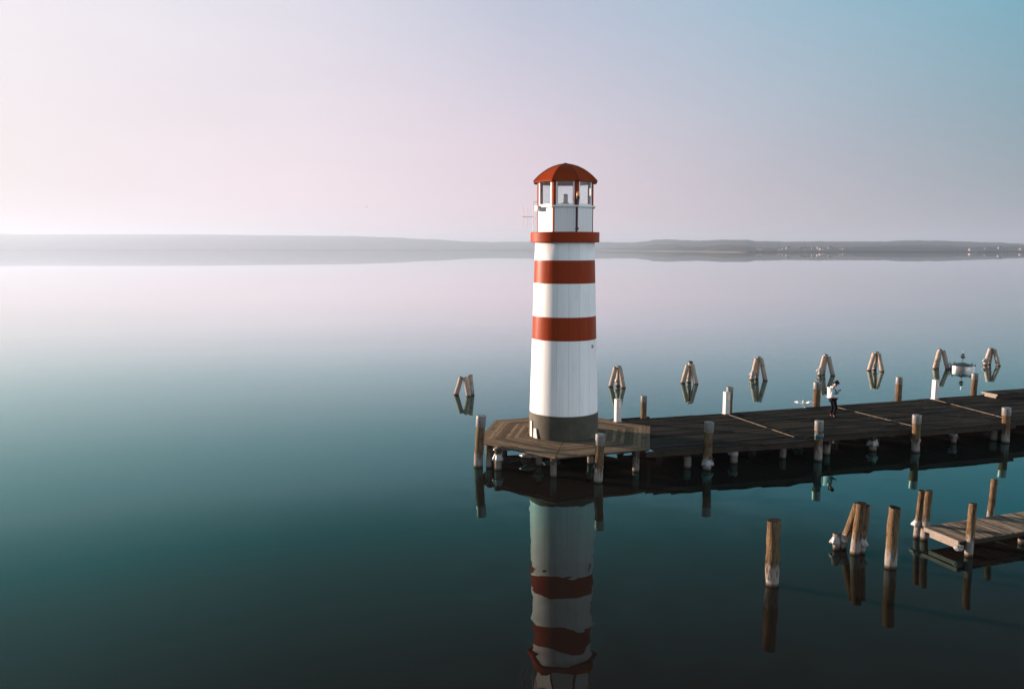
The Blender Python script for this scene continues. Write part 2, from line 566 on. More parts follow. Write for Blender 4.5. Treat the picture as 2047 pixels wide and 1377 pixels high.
for x in xs:
    az = math.atan((x - CX) / FPX)
    d0 = shore_d(x)
    hm, hf = lerp(RIDGE, x), lerp(FRONT, x)
    jag = mnoise.noise((x * .09, 1, 0)) * .4 + mnoise.noise((x * .31, 4, 0)) * .45
    col_ = []
    for dd, hpx in ((0, None), (90, .55), (500, .62 * hf), (900, hf), (1300, hf * .55), (1700, hm * .7), (2200, hm + jag), (3400, hm * .55), (3500, None)):
        d = d0 + dd
        h = -2.0 if hpx is None else max(1.0, hpx / FPX * d / 1.0 + 8.7 * (hpx > 2))
        if hpx is not None and dd in (500, 900, 2200): h += 3 * mnoise.noise((x * .05, dd * .01, 2))
        col_.append(bm.verts.new((d * math.tan(az), d, h)))
    rows.append(col_)
for a_, b_ in zip(rows, rows[1:]):
    for k in range(len(a_) - 1):
        f = bm.faces.new((a_[k], b_[k], b_[k + 1], a_[k + 1])); f.smooth = True
tag(mesh_obj('hills', bm, M['hill']), kind='structure')

bm = bmesh.new()
prev = None
for x in range(1180, 2260, 8):
    az = math.atan((x - CX) / FPX)
    d = shore_d(x) - 25
    h = 2.0 + 2.4 * max(0, mnoise.noise((x * .02, 7, 0)) + .35)
    q = [bm.verts.new((d * math.tan(az), d + k, z)) for k, z in ((0, -.5), (0, h), (20, h), (20, -.5))]
    if prev:
        for i in range(3): bm.faces.new((prev[i], q[i], q[i + 1], prev[i + 1]))
    prev = q
tag(mesh_obj('shore_reeds', bm, M['reed']), kind='stuff')

bm = bmesh.new(); add_box(bm, (0, 0, 4), (15, 10, 8))
hw = empty('distant_house')
mesh_obj('wall', bm, M['house'], hw)
bm = bmesh.new(); add_prism(bm, [(-8, 0), (8, 0), (0, 5)], -5.4, 5.4)
for v_ in bm.verts: v_.co = Vector((v_.co.x, v_.co.z, v_.co.y + 8.003))
mesh_obj('roof', bm, M['houseroof'], hw)
HOUSES = [1512, 1516, 1556, 1563, 1572, 1598, 1604, 1611, 1622, 1633, 1637, 1644, 1655, 1661, 1676, 1683, 1908, 1934, 1965, 1992, 2014, 2033]
for i, x in enumerate(HOUSES):
    o = hw if i == 0 else copy_tree(hw)
    tag(o, 'tiny white house among the trees on the far hazy shore', 'house', 'houses on the far shore')
    az = math.atan((x - CX) / FPX)
    d = shore_d(x) + random.choice([110, 180, 260, 330])
    o.location = (d * math.tan(az), d, 4 + random.random() * 7)
    o.rotation_euler = (0, 0, random.uniform(-.6, .6))
    s = random.uniform(.5, 1.0); o.scale = (s, s, s)

# haze: even, pale air round everything
bm = bmesh.new(); add_box(bm, (0, 5900, 106.5), (26400, 15000, 217))
m, t = new_mat('pale_haze')
vol = t.n('ShaderNodeVolumePrincipled')
vol.inputs['Color'].default_value = (.48, .59, .76, 1)
vol.inputs['Density'].default_value = 1.5e-4
vol.inputs['Anisotropy'].default_value = .28
o_ = t.n('ShaderNodeOutputMaterial'); t.t.links.new(vol.outputs[0], o_.inputs['Volume'])
tag(mesh_obj('haze', bm, m), kind='stuff')

# ------------------------------------------------------------------ lighthouse
LX, LY = 2.2, 33.4
lh = tag(empty('lighthouse', (LX, LY, 0)), 'white lighthouse with red bands and domed red roof on the pier end', 'lighthouse')
bm = bmesh.new()
add_lathe(bm, [(1.475, .86), (1.474, 1.2), (1.462, 1.90), (1.40, 1.915)], 72)
smooth_angle(mesh_obj('plinth', bm, M['concrete'], lh), 50)
zs = [1.88, 1.94, 2.8, 3.9, 5.0, 5.001, 5.48, 5.96, 5.961, 6.64, 7.32, 7.321, 7.8, 8.26, 8.261, 8.99]
def tr_(z): return 1.452 - (z - 1.68) * (1.452 - 1.236) / (8.96 - 1.68)
bm = bmesh.new()
mats = []
for a_, b_ in zip(zs, zs[1:]):
    mid = (a_ + b_) / 2
    mats.append(1 if (5.0005 < mid < 5.9605 or 7.3205 < mid < 8.2605) else 0)
add_lathe(bm, [(tr_(z), z) for z in zs], 90, mats=mats)
mesh_obj('tower_body', bm, [M['white'], M['red']], lh)
bm = bmesh.new()
add_lathe(bm, [(1.2, 8.985), (1.42, 8.99), (1.43, 9.0), (1.43, 9.385), (1.41, 9.40), (1.0, 9.405)], 80)
smooth_angle(mesh_obj('gallery_ring', bm, M['redtrim'], lh), 40)

FACE0 = R(266.2)                        # the lantern's front face looks this way
RC = 1.235                              # corner radius of the octagon
INR = RC * math.cos(R(22.5))
HALF = RC * math.sin(R(22.5))
def on_face(k, out=0.0):
    a = FACE0 + k * R(45)
    return Matrix.Translation((INR + out) * Vector((math.cos(a), math.sin(a), 0))) @ Matrix.Rotation(a + PI / 2, 4, 'Z')
for k in range(8):
    mt = on_face(k)
    bm = bmesh.new(); add_box(bm, (0, .03, 9.90), (2 * HALF - .10, .06, .985))
    o = mesh_obj('lower_panel', bm, M['board'], lh); o.matrix_local = mt
    bm = bmesh.new()
    add_box(bm, (0, -.02, 10.425), (2 * HALF + .03, .14, .075), bevel=.008)
    o = mesh_obj('sill', bm, M['whitetrim'], lh); o.matrix_local = mt
    # window: frame with its pane
    wv_, z0, z1, fw = HALF - .105, 10.463, 11.44, .055
    bm = bmesh.new()
    add_box(bm, (-wv_ + fw / 2, .03, (z0 + z1) / 2), (fw, .07, z1 - z0))
    add_box(bm, (wv_ - fw / 2, .03, (z0 + z1) / 2), (fw, .07, z1 - z0))
    add_box(bm, (0, .03, z0 + fw / 2), (2 * (wv_ - fw), .066, fw))
    add_box(bm, (0, .03, z1 - fw / 2), (2 * (wv_ - fw), .066, fw))
    wf = mesh_obj('window', bm, M['whitetrim'], lh); wf.matrix_local = mt
    bm = bmesh.new(); add_box(bm, (0, .03, (z0 + z1) / 2), (2 * (wv_ - fw), .006, z1 - z0 - 2 * fw))
    mesh_obj('pane', bm, M['glass'], wf)
    # corner post, wide beside the windows and narrow beside the panels
    a = FACE0 + (k + .5) * R(45)
    cm = Matrix.Translation((RC - .055) * Vector((math.cos(a), math.sin(a), 0))) @ Matrix.Rotation(a, 4, 'Z')
    bm = bmesh.new()
    h1, s22, c22 = .108, math.sin(R(22.5)), math.cos(R(22.5))
    pts = [(.06, 0), (.06 - h1 * s22, h1 * c22), (-.09 - h1 * s22, h1 * c22 * .8), (-.12, 0), (-.09 - h1 * s22, -h1 * c22 * .8), (.06 - h1 * s22, -h1 * c22)]
    add_prism(bm, pts, 10.464, 11.455)
    h2 = .045
    pts = [(.055, 0), (.05 - h2 * s22, h2 * c22), (-.06, h2), (-.06, -h2), (.05 - h2 * s22, -h2 * c22)]
    add_prism(bm, pts, 9.405, 10.39)
    o = mesh_obj('corner_post', bm, M['redtrim'], lh); o.matrix_local = cm
bm = bmesh.new()
rr = 1.13
add_prism(bm, [(rr * math.cos(FACE0 + (k + .5) * R(45)), rr * math.sin(FACE0 + (k + .5) * R(45))) for k in range(8)], 11.457, 11.475)
mesh_obj('ceiling', bm, M['ceiling'], lh)
bm = bmesh.new()
add_prism(bm, [(1.08 * math.cos(FACE0 + (k + .5) * R(45)), 1.08 * math.sin(FACE0 + (k + .5) * R(45))) for k in range(8)], 10.33, 10.36)
mesh_obj('lantern_floor', bm, M['ceiling'], lh)
# domed eight-sided roof
prof = [(1.30, 11.40), (1.40, 11.405), (1.405, 11.44), (1.33, 11.52), (1.20, 11.655), (1.02, 11.80), (.80, 11.945), (.56, 12.06), (.30, 12.145), (.09, 12.185)]
bm = bmesh.new()
rws = []
for r, z in prof:
    rws.append([bm.verts.new((r * math.cos(FACE0 + (k + .5) * R(45)), r * math.sin(FACE0 + (k + .5) * R(45)), z)) for k in range(8)])
for a_, b_ in zip(rws, rws[1:]):
    for k in range(8):
        bm.faces.new((a_[k], a_[(k + 1) % 8], b_[(k + 1) % 8], b_[k]))
bm.faces.new(rws[0]); bm.faces.new(rws[-1])
rf = mesh_obj('roof', bm, M['redroof'], lh)
me = rf.data
bm = bmesh.new(); bm.from_mesh(me)
for f in bm.faces: f.smooth = True
for e in bm.edges:
    v0, v1 = e.verts
    if abs(v0.co.z - v1.co.z) > .02 or e.calc_face_angle(0) > R(35): e.smooth = False
bm.to_mesh(me); bm.free()
bm = bmesh.new()
for k in range(8):
    a = FACE0 + (k + .5) * R(45)
    for (r0, z0), (r1, z1) in zip(prof[2:], prof[3:]):
        add_tube(bm, (r0 * math.cos(a), r0 * math.sin(a), z0 + .004), (r1 * math.cos(a), r1 * math.sin(a), z1 + .004), .017, .017, 6)
mesh_obj('roof_rib', bm, M['redroof'], rf)
bm = bmesh.new(); add_lathe(bm, [(.15, 12.165), (.15, 12.185), (.05, 12.22), (.02, 12.235)], 12)
mesh_obj('roof_cap', bm, M['darkmetal'], rf)
# lamp inside the lantern room
lamp = empty('beacon_lamp', (LX - .02, LY - .05, 0)); lamp.parent = None
lamp.parent = lh; lamp.location = (.0, -.1, 0)
bm = bmesh.new()
add_lathe(bm, [(.10, 10.36), (.10, 10.45), (.155, 10.46), (.155, 10.60), (.13, 10.61)], 18)
add_box(bm, (-.17, -.05, 10.52), (.09, .1, .12))
mesh_obj('lamp_base', bm, M['steel'], lamp)
bm = bmesh.new(); add_lathe(bm, [(.10, 10.60), (.105, 10.62), (.105, 10.94), (.09, 10.96)], 20)
mesh_obj('lens', bm, M['lens'], lamp)
# amber warning lamp and cable pipe on the right front corner
a = FACE0 + .5 * R(45)
ca = Vector((math.cos(a), math.sin(a), 0))
wl = empty('warning_lamp'); wl.parent = lh
pc = ca * (RC + .09)
bm = bmesh.new(); add_lathe(bm, [(.055, 10.80), (.062, 10.82), (.058, 10.95), (.03, 10.985)], 14, (pc.x, pc.y))
mesh_obj('amber_dome', bm, M['amber'], wl)
bm = bmesh.new()
add_lathe(bm, [(.05, 10.66), (.065, 10.68), (.065, 10.80)], 12, (pc.x, pc.y))
add_tube(bm, ca * (RC - .01) + Vector((0, 0, 10.7)), pc + Vector((0, 0, 10.7)), .025, .025, 8)
mesh_obj('bracket', bm, M['darkmetal'], wl)
bm = bmesh.new()
pp = ca * (RC + .035)
add_tube(bm, pp + Vector((0, 0, 9.50)), pp + Vector((0, 0, 10.66)), .03, .03, 10)
add_box(bm, (pp.x, pp.y, 9.52), (.12, .10, .09), a, bevel=.01)
mesh_obj('cable_pipe', bm, M['darkmetal'], lh)
# junction box on the sunlit left face
o_m = on_face(-1)
bm = bmesh.new(); add_box(bm, (-HALF + .10, -.10, 10.36), (.18, .12, .22), bevel=.012)
o = mesh_obj('junction_box', bm, M['whitetrim'], lh); o.matrix_local = o_m
# aerial on the left
bm = bmesh.new()
def rod(a_, b_, r=.011): add_tube(bm, a_, b_, r, r, 6)
rod((-1.31, -.02, 9.405), (-1.31, -.02, 10.66), .016)
rod((-1.31, -.02, 10.64), (-1.10, -.02, 10.64)); rod((-1.31, -.02, 10.40), (-1.10, -.02, 10.40), .014)
rod((-1.31, -.02, 10.04), (-1.765, -.02, 10.04))
rod((-1.755, -.02, 9.64), (-1.755, -.02, 10.46)); rod((-1.57, -.02, 9.60), (-1.57, -.02, 10.40), .008)
rod((-1.66, -.02, 10.04), (-1.66, -.12, 10.0), .006)
rod((-1.24, -.05, 9.93), (-1.16, -.05, 10.2), .006)
mesh_obj('aerial', bm, M['aerial'], lh)
# small vent plate high on the right of the lower white part
a = R(266.2 + 59)
bm = bmesh.new(); add_box(bm, (1.357 * math.cos(a), 1.357 * math.sin(a), 4.73), (.05, .14, .14), a, bevel=.01)
mesh_obj('vent', bm, M['aerial'], lh)
# white braces at the foot on the sunny side
for adeg, hgt, ln in ((203, .66, .20), (216, .40, .26)):
    a = R(adeg)
    bm = bmesh.new()
    add_prism(bm, [(-ln / 2, 0), (ln / 2, 0), (ln * .15, hgt), (-ln * .45, hgt)], -.02, .02)
    rot = Matrix.Rotation(a, 4, 'Z') @ Matrix.Translation((1.515, 0, .906)) @ Matrix.Rotation(R(-2), 4, 'Y') @ Matrix.Rotation(PI / 2, 4, 'Z') @ Matrix.Rotation(PI / 2, 4, 'X')
    for v_ in bm.verts: v_.co = rot @ v_.co
    mesh_obj('foot_board', bm, M['whitebox'], lh)

# ------------------------------------------------------------------ pier
pier = tag(empty('pier', W(0, 0, 0), ANG), 'long dark wooden pier with a hexagonal end platform round the lighthouse', 'pier')
HC = (LX + .15, LY); HR = 4.05
HV = [(HC[0] + HR * math.cos(R(20 + 60 * k)), HC[1] + HR * math.sin(R(20 + 60 * k))) for k in range(6)]
to_p = Matrix.Rotation(-ANG, 4, 'Z') @ Matrix.Translation(-W(0, 0, 0))
def pl(x, y, z=0.0): return to_p @ Vector((x, y, z))
# hexagonal platform: six mitred fields of boards, each parallel to its own outer side
for k in range(6):
    a0, a1 = R(20 + 60 * k), R(20 + 60 * (k + 1))
    am = (a0 + a1) / 2
    bm = bmesh.new()
    apo = HR * math.cos(R(30))
    pw, gp = .176, .016
    r_out = apo
    while r_out > 1.22:
        r_in = r_out - pw + gp
        z1 = DECK + random.uniform(-.004, .004)
        t30 = math.tan(R(30))
        pts = [(r_in, -r_in * t30 + .012), (r_out, -r_out * t30 + .012), (r_out, r_out * t30 - .012), (r_in, r_in * t30 - .012)]
        # length runs along local x for the grain
        vsx = [(-y_, x_) for x_, y_ in pts]
        add_prism(bm, vsx, z1 - .055, z1)
        r_out -= pw
    o = mesh_obj('platform_boards', bm, M['hexdeck'], pier)
    o.matrix_local = Matrix.Rotation(-ANG, 4, 'Z') @ Matrix.Translation(Vector((HC[0], HC[1], 0)) - W(0, 0, 0)) @ Matrix.Rotation(am - PI / 2, 4, 'Z')
    # edge board
    if k != 5:
        bm = bmesh.new()
        add_box(bm, (0, apo - .03, DECK - .085 - .07), (2 * apo * math.tan(R(30)) - .02, .07, .17))
        e_ = mesh_obj('edge_beam', bm, M['beam'], pier)
        e_.matrix_local = o.matrix_local.copy()
bm = bmesh.new()
hq = [pl(HC[0] + (HR - .12) * math.cos(R(20 + 60 * k)), HC[1] + (HR - .12) * math.sin(R(20 + 60 * k))) for k in range(6)]
add_prism(bm, [(q.x, q.y) for q in hq], DECK - .12, DECK - .07)
mesh_obj('light_block_sheet', bm, M['beam'], pier)  # unseen sheet added to block sky light through the platform's board gaps
# main deck in four fields of long boards
hA, hB = pl(*HV[0]), pl(*HV[5])
hT = pl(*HV[1])
def start_u(v):
    if v > hA.y: return hA.x + (hT.x - hA.x) * (v - hA.y) / (hT.y - hA.y) + .03
    if v < -2.60: return -1.2 + (-2.60 - v) / .075
    if v < hB.y: return hB.x + .03
    return hB.x + (hA.x - hB.x) * (v - hB.y) / (hA.y - hB.y) + .03
SECT = [(None, 6.3, -3.05, 2.82), (6.31, 11.8, -2.45, 2.95), (11.81, 17.25, -2.86, 2.95), (17.26, 31.0, -2.42, 3.0)]
for si, (u0, u1, v0, v1) in enumerate(SECT):
    bm = bmesh.new()
    v = v0
    while v < v1 - .05:
        wv_ = min(.147, v1 - v)
        lens = []
        ua = start_u(v + wv_ / 2) if u0 is None else u0
        cuts = [ua]
        if ua > u1 - .4: v += .147; continue
        while cuts[-1] < u1 - .3:
            cuts.append(min(u1, cuts[-1] + random.choice([1.6, 2.4, 3.0, 3.9])))
        for c0, c1 in zip(cuts, cuts[1:]):
            z1 = DECK + random.uniform(-.007, .007)
            add_prism(bm, [(c0 + .004, v), (c1 - .004, v), (c1 - .004, v + wv_ - .011), (c0 + .004, v + wv_ - .011)], z1 - .05, z1, 0, None, random.gauss(0, .05))
        v += .147
    mesh_obj('deck_boards', bm, M['deck'], pier)
    bm = bmesh.new()
    ua = .95 if u0 is None else u0 + .01
    add_box(bm, ((ua + u1 - .01) / 2, (v0 + v1) / 2, DECK - .085), (u1 - .01 - ua, v1 - v0 - .30 - (.5 if u0 is None else 0), .04))
    mesh_obj('light_block_sheet', bm, M['beam'], pier)  # added under the main deck too, stops light slits between boards
    bm = bmesh.new()
    ua = (start_u(v0) if u0 is None else u0) + .06
    if u0 is None:
        ua, ub, va, vb = -1.15, u1 - .05, -2.54, -3.02
        add_box(bm, ((ua + ub) / 2, (va + vb) / 2, DECK - .05 - .115), (ub - ua, .09, .20), math.atan2(vb - va, ub - ua))
    else:
        add_box(bm, ((ua + u1) / 2, v0 + .06, DECK - .05 - .115), (u1 - ua - .05, .09, .20))
    mesh_obj('edge_beam', bm, M['beam'], pier)
    ua = (start_u(v1) if u0 is None else u0) + .06
    bm = bmesh.new()
    add_box(bm, ((ua + u1) / 2, v1 - .08, DECK - .05 - .065), (u1 - ua - .05, .09, .10))
    mesh_obj('edge_beam', bm, M['beam'], pier)
for (ua, va, ub, vb) in ((5.64, 2.42, 5.77, -2.35), (11.79, 2.40, 12.12, -2.20), (18.02, 2.62, 17.5, -2.15)):
    bm = bmesh.new()
    d = Vector((ub - ua, vb - va, 0)); L = d.length
    add_box(bm, ((ua + ub) / 2, (va + vb) / 2, DECK + .022), (.034, L, .03), math.atan2(d.y, d.x) - PI / 2)
    mesh_obj('joint_strip', bm, M['strip'], pier)


def ice_collar(bm, c, r, z, seed, lop=0.0, size=1.0):
    """a ragged skirt of ice frozen round a pile"""
    pr = [(r * .98, z + .30 * size), (r * 1.10, z + .27 * size), (r + .05 * size, z + .18 * size), (r + .13 * size, z + .07 * size), (r + .15 * size, z), (r + .10 * size, z - .035), (r * .98, z - .02)]
    n = 26
    rows = []
    for rr, zz in pr:
        row = []
        for i in range(n):
            th = 2 * PI * i / n
            k = .45 + 1.0 * mnoise.noise((math.cos(th) * 1.4 + seed * 5.3, math.sin(th) * 1.4, seed * 1.7)) + .55 * mnoise.noise((math.cos(th) * 3.5 + seed, math.sin(th) * 3.5, seed * 2.7 + zz * 3)) + lop * math.cos(th - PI)
            k = max(0.04, min(1.5, k))
            q = r * .97 + (rr - r * .97) * k
            q *= 1 + .10 * mnoise.noise((math.cos(th) * 4 + seed, math.sin(th) * 4, zz * 14))
            row.append(bm.verts.new((c[0] + q * math.cos(th), c[1] + q * math.sin(th), zz + .06 * mnoise.noise((math.cos(th) * 2.2, math.sin(th) * 2.2 + seed, zz * 2)))))
        rows.append(row)
    for a_, b_ in zip(rows, rows[1:]):
        for i in range(n):
            f = bm.faces.new((a_[i], b_[i], b_[(i + 1) % n], a_[(i + 1) % n])); f.smooth = True


PILES = []
for px, py in ((1.60, 29.95), (3.35, 30.05), (-.55, 30.95), (-.95, 32.35), (4.9, 30.7), (-.75, 34.2), (-.35, 35.4), (2.3, 36.6), (4.9, 35.2), (1.1, 31.6), (3.2, 31.8), (.6, 33.6)):
    q = pl(px, py); PILES.append((q.x, q.y))
uu = .75
while uu < 27:
    for vv in (-2.25, -.1, 2.35):
        PILES.append((uu + random.uniform(-.12, .12), vv + random.uniform(-.12, .12)))
    bm = bmesh.new(); add_box(bm, (uu, .05, DECK - .352), (.17, 4.9, .17))
    mesh_obj('cross_beam', bm, M['beam'], pier)
    uu += 2.27
for i, (u, v) in enumerate(PILES):
    r = random.uniform(.125, .16)
    top = DECK - .255 if i >= 12 else DECK - .06
    top = DECK - .435 if i >= 12 else top
    bm = bmesh.new()
    add_tube(bm, (random.uniform(-.04, .04), random.uniform(-.04, .04), -1.2), (0, 0, top), r * 1.06, r, 12, 6, .10, i)
    o = mesh_obj('support_pile', bm, M['pile'], pier, loc=(u, v, 0))
    if i in (0, 4) or random.random() < .3: continue
    bm = bmesh.new()
    ice_collar(bm, (0, 0), r * 1.03, random.uniform(.26, .40), i + 3, .25, random.uniform(.5, .95))
    mesh_obj('ice_collar', bm, M['ice'], o)
# ice shelf left hanging below the platform's left corner
for sx, sy, ln, seed in ((-.25, 33.3, 1.1, 1), (.75, 32.2, .9, 2), (1.7, 33.0, .8, 5)):
    q = pl(sx, sy)
    bm = bmesh.new()
    bmesh.ops.create_icosphere(bm, subdivisions=3, radius=1)
    for v_ in bm.verts:
        k = 1 + .45 * mnoise.noise(v_.co * 2.2 + Vector((seed * 9, 0, 0)))
        v_.co = Vector((v_.co.x * ln * .5 * k, v_.co.y * .22 * k, v_.co.z * .10 * k))
    o = mesh_obj('hanging_ice', bm, M['ice'], pier, True, loc=(q.x, q.y, .27))
    o.rotation_euler = (0, 0, random.uniform(-.3, .3))

# ------------------------------------------------------------------ capped posts along the pier
def wood_post(name, loc, h, r, lean=(0, 0), cap=None, seed=0, foot=-1.3, wob=.13, knot=True, frost=True):
    """post whose waterline is at loc; cap = height of the metal sleeve"""
    root = empty(name, loc)
    bm = bmesh.new()
    lean = Vector((lean[0], lean[1], 0))
    a_ = Vector((0, 0, foot)) + lean * foot / h
    b_ = Vector((0, 0, h)) + lean
    add_tube(bm, a_, b_, r * 1.05, r * .96, 16, 18, wob, seed, 0, 0, 1)
    mesh_obj('post', bm, [M['post'], M['endgrain']], root)
    if cap:
        bm = bmesh.new()
        d = lean / h
        add_tube(bm, Vector((0, 0, h - cap)) + d * (h - cap), Vector((0, 0, h + .015)) + d * (h + .015), r * 1.10, r * 1.10, 20)
        o = mesh_obj('cap', bm, M['capmetal'], root)
        bv = o.modifiers.new('bevel', 'BEVEL'); bv.width = .008; bv.segments = 2; bv.limit_method = 'ANGLE'; bv.angle_limit = R(60)
    return root

CAPPED = [
    ((-1.37, 31.39), 2.07, .180, (.14, 0), .44, 'grey capped post beside the left corner of the lighthouse platform'),
    ((3.24, 29.22), 1.83, .172, (.08, 0), .40, 'grey capped post just in front of the lighthouse plinth'),
    ((7.77, 30.95), 1.90, .172, (.04, 0), .38, 'dark shaded capped post at the near pier edge, between the plinth and the blue-taped post'),
    ((12.72, 32.31), 1.67, .165, (-.02, 0), .40, 'capped post with blue tape band on the near pier edge below the person'),
    ((17.48, 33.72), 1.62, .168, (-.03, 0), .36, 'sunlit capped post on the near pier edge, between blue-taped post and frame edge'),
    ((22.42, 35.43), 1.59, .172, (-.05, 0), .34, 'capped post at far right on the near pier edge'),
    (tuple(W(1.52, 3.08).xy), 1.92, .135, (0, 0), .28, 'slim capped post behind the pier, first right of the lighthouse'),
    (tuple(W(6.02, 2.98).xy), 2.12, .150, (0, 0), .30, 'grey capped post standing right behind a white light bollard'),
    (tuple(W(11.14, 3.15).xy), 2.08, .175, (0, 0), .34, 'capped post on the far pier edge just left of the person'),
    (tuple(W(16.18, 3.14).xy), 2.10, .160, (0, 0), .36, 'capped post on the far pier edge under the fifth dolphin from the right end'),
    (tuple(W(21.24, 3.20).xy), 2.06, .155, (0, 0), .32, 'capped post on the far pier edge in front of the steel buoy and right dolphin'),
]
CAPPED[9] = CAPPED[9][:5] + ('capped post on the far pier edge midway between person and right bollard',)
for i, (xy, h, r, ln, cap, lab) in enumerate(CAPPED):
    o = wood_post('mooring_post', (xy[0], xy[1], 0), h, r, ln, cap, i + 1)
    tag(o, lab, 'post', 'capped posts along the pier')
    if i == 3:
        bm = bmesh.new(); add_lathe(bm, [(r * 1.07, .98), (r * 1.07, 1.15)], 20)
        mesh_obj('tape_band', bm, M['blue'], o)
    if i in (2,):
        bm = bmesh.new(); ice_collar(bm, (0, 0), r * 1.04, .22, 21, .1, .7)
        mesh_obj('ice_collar', bm, M['ice'], o)
o = wood_post('wooden_pile', (-.93, 31.25, 0), .80, .12, (.02, 0), None, 40)
tag(o, 'short dark pile tucked behind the left capped post under the platform', 'pile')

# ------------------------------------------------------------------ light bollards
def bollard(u, v, h, label, wd=.25):
    o = empty('light_bollard', W(u, v, DECK + .006), ANG)
    bm = bmesh.new(); add_box(bm, (0, 0, h / 2), (wd, wd, h), bevel=.008)
    mesh_obj('housing', bm, M['whitebox'], o)
    bm = bmesh.new(); add_box(bm, (.035, -wd / 2 - .004, h - .24), (.13, .012, .27), bevel=.003)
    mesh_obj('light_panel', bm, M['acrylic'], o)
    bm = bmesh.new(); add_box(bm, (0, 0, .015), (wd + .07, wd + .07, .026))
    mesh_obj('foot_plate', bm, M['capmetal'], o)
    tag(o, label, 'light bollard', 'light bollards on the pier')
bollard(-.02, 2.60, 1.05, 'white light bollard nearest the lighthouse, at the back of the platform')
bollard(5.66, 2.66, 1.07, 'white light bollard beside a capped post, at the first deck joint')
bollard(18.20, 2.78, 1.02, 'bright white light bollard at the right, below the buoy')

# ------------------------------------------------------------------ three-legged dolphins
def dolphin(loc, h, label, legs, ice, seed):
    o = empty('mooring_dolphin', (loc[0], loc[1], 0))
    for j, (bx, by, tx, ty, hh) in enumerate(legs):
        bm = bmesh.new()
        b0 = Vector((bx, by, 0)); t0 = Vector((tx, ty, h * hh))
        d = t0 - b0
        add_tube(bm, b0 - d * .7, t0, .160, .148, 14, 8, .05, seed * 3 + j, 0, 0, 1)
        lg = mesh_obj('leg', bm, [M['dolphin'], M['endgrain']], o)
        if (j in ice):
            bm = bmesh.new()
            k = .22
            ice_collar(bm, (bx + d.x * k, by + d.y * k), .145, h * k, seed + j * 2 + 1, .55, .8)
            mesh_obj('ice_collar', bm, M['ice'], lg)
    bm = bmesh.new()
    z = h * .88
    add_tube(bm, (legs[0][2] - .12, legs[0][3], z), (legs[1][2] + .13, legs[1][3] + .02, z), .028, .028, 8)
    mesh_obj('tie_bolt', bm, M['darkmetal'], o)
    tag(o, label, 'dolphin', 'three-legged timber dolphins behind the pier')
LEGS = [(-.42, .05, -.13, .02, .97), (.36, -.34, .13, -.06, 1.0), (.06, .42, .10, .20, 1.03)]
LEGS0 = [(-.56, .20, -.23, .02, .97), (.24, -.35, .0, -.04, .96), (.40, .12, .29, .08, 1.03)]
DOL = [(-3.95, 15.85, 1.16, 'dolphin standing alone in open water left of the lighthouse', LEGS0, (2,)),
       (6.05, 15.92, 1.28, 'dolphin next to the lighthouse on its right, above the slim capped post', LEGS, (2,)),
       (11.12, 15.77, 1.30, 'dolphin second right of the lighthouse, without ice on its left leg', LEGS, (2,)),
       (16.25, 15.68, 1.45, 'dolphin with ice on its left foot, between the second and third light bollards', LEGS, (0, 2)),
       (21.88, 15.98, 1.36, 'dolphin behind the person with round white ice on its left leg', LEGS, (0, 2)),
       (26.72, 16.68, 1.30, 'dolphin in the middle of the gap between person and steel buoy', LEGS, (2,)),
       (31.97, 16.09, 1.36, 'dolphin just left of the steel buoy', LEGS, ()),
       (37.1, 16.39, 1.24, 'dolphin just right of the steel buoy', LEGS, (0, 2))]
for i, (u, v, h, lab, legs, ice) in enumerate(DOL):
    p_ = W(u, v)
    rot = 0 if i == 0 else random.uniform(-.25, .25)
    lg = []
    for bx, by, tx, ty, hh in legs:
        c_, s_ = math.cos(rot), math.sin(rot)
        lg.append((bx * c_ - by * s_, bx * s_ + by * c_, tx * c_ - ty * s_, tx * s_ + ty * c_, hh * random.uniform(.95, 1.04)))
    dolphin((p_.x, p_.y), h, lab, lg, ice, i + 1)

# ------------------------------------------------------------------ steel buoy
b_ = tag(empty('buoy', (32.8, 57.4, 0)), 'round steel mooring buoy with a ball and rod on top', 'buoy')
bm = bmesh.new(); add_lathe(bm, [(.78, -.35), (.80, -.30), (.80, .30), (.785, .34), (.60, .42), (.15, .53)], 48)
smooth_angle(mesh_obj('drum', bm, M['steel'], b_), 30)
bm = bmesh.new(); bmesh.ops.create_uvsphere(bm, u_segments=20, v_segments=12, radius=.175)
mesh_obj('ball', bm, M['steel'], b_, True, loc=(0, 0, 1.0))
bm = bmesh.new(); add_tube(bm, (0, 0, .54), (0, 0, .84), .03, .03, 8); add_tube(bm, (0, 0, 1.16), (0, 0, 1.43), .022, .022, 8); add_tube(bm, (0, 0, 1.33), (0, 0, 1.45), .035, .035, 8)
mesh_obj('rod', bm, M['steel'], b_)
for k in range(8):
    a = k * PI / 4 + .2
    bm = bmesh.new()
    p0 = Vector((.80 * math.cos(a), .80 * math.sin(a), .38)); tdir = Vector((-math.sin(a), math.cos(a), 0))
    add_tube(bm, p0 - tdir * .09 + Vector((0, 0, -.06)), p0 - tdir * .06 + Vector((0, 0, .05)), .03, .03, 8)
    add_tube(bm, p0 - tdir * .07 + Vector((0, 0, .05)), p0 + tdir * .07 + Vector((0, 0, .05)), .03, .03, 8)
    add_tube(bm, p0 + tdir * .09 + Vector((0, 0, -.06)), p0 + tdir * .06 + Vector((0, 0, .05)), .03, .03, 8)
    mesh_obj('handle', bm, M['rubber'], b_)

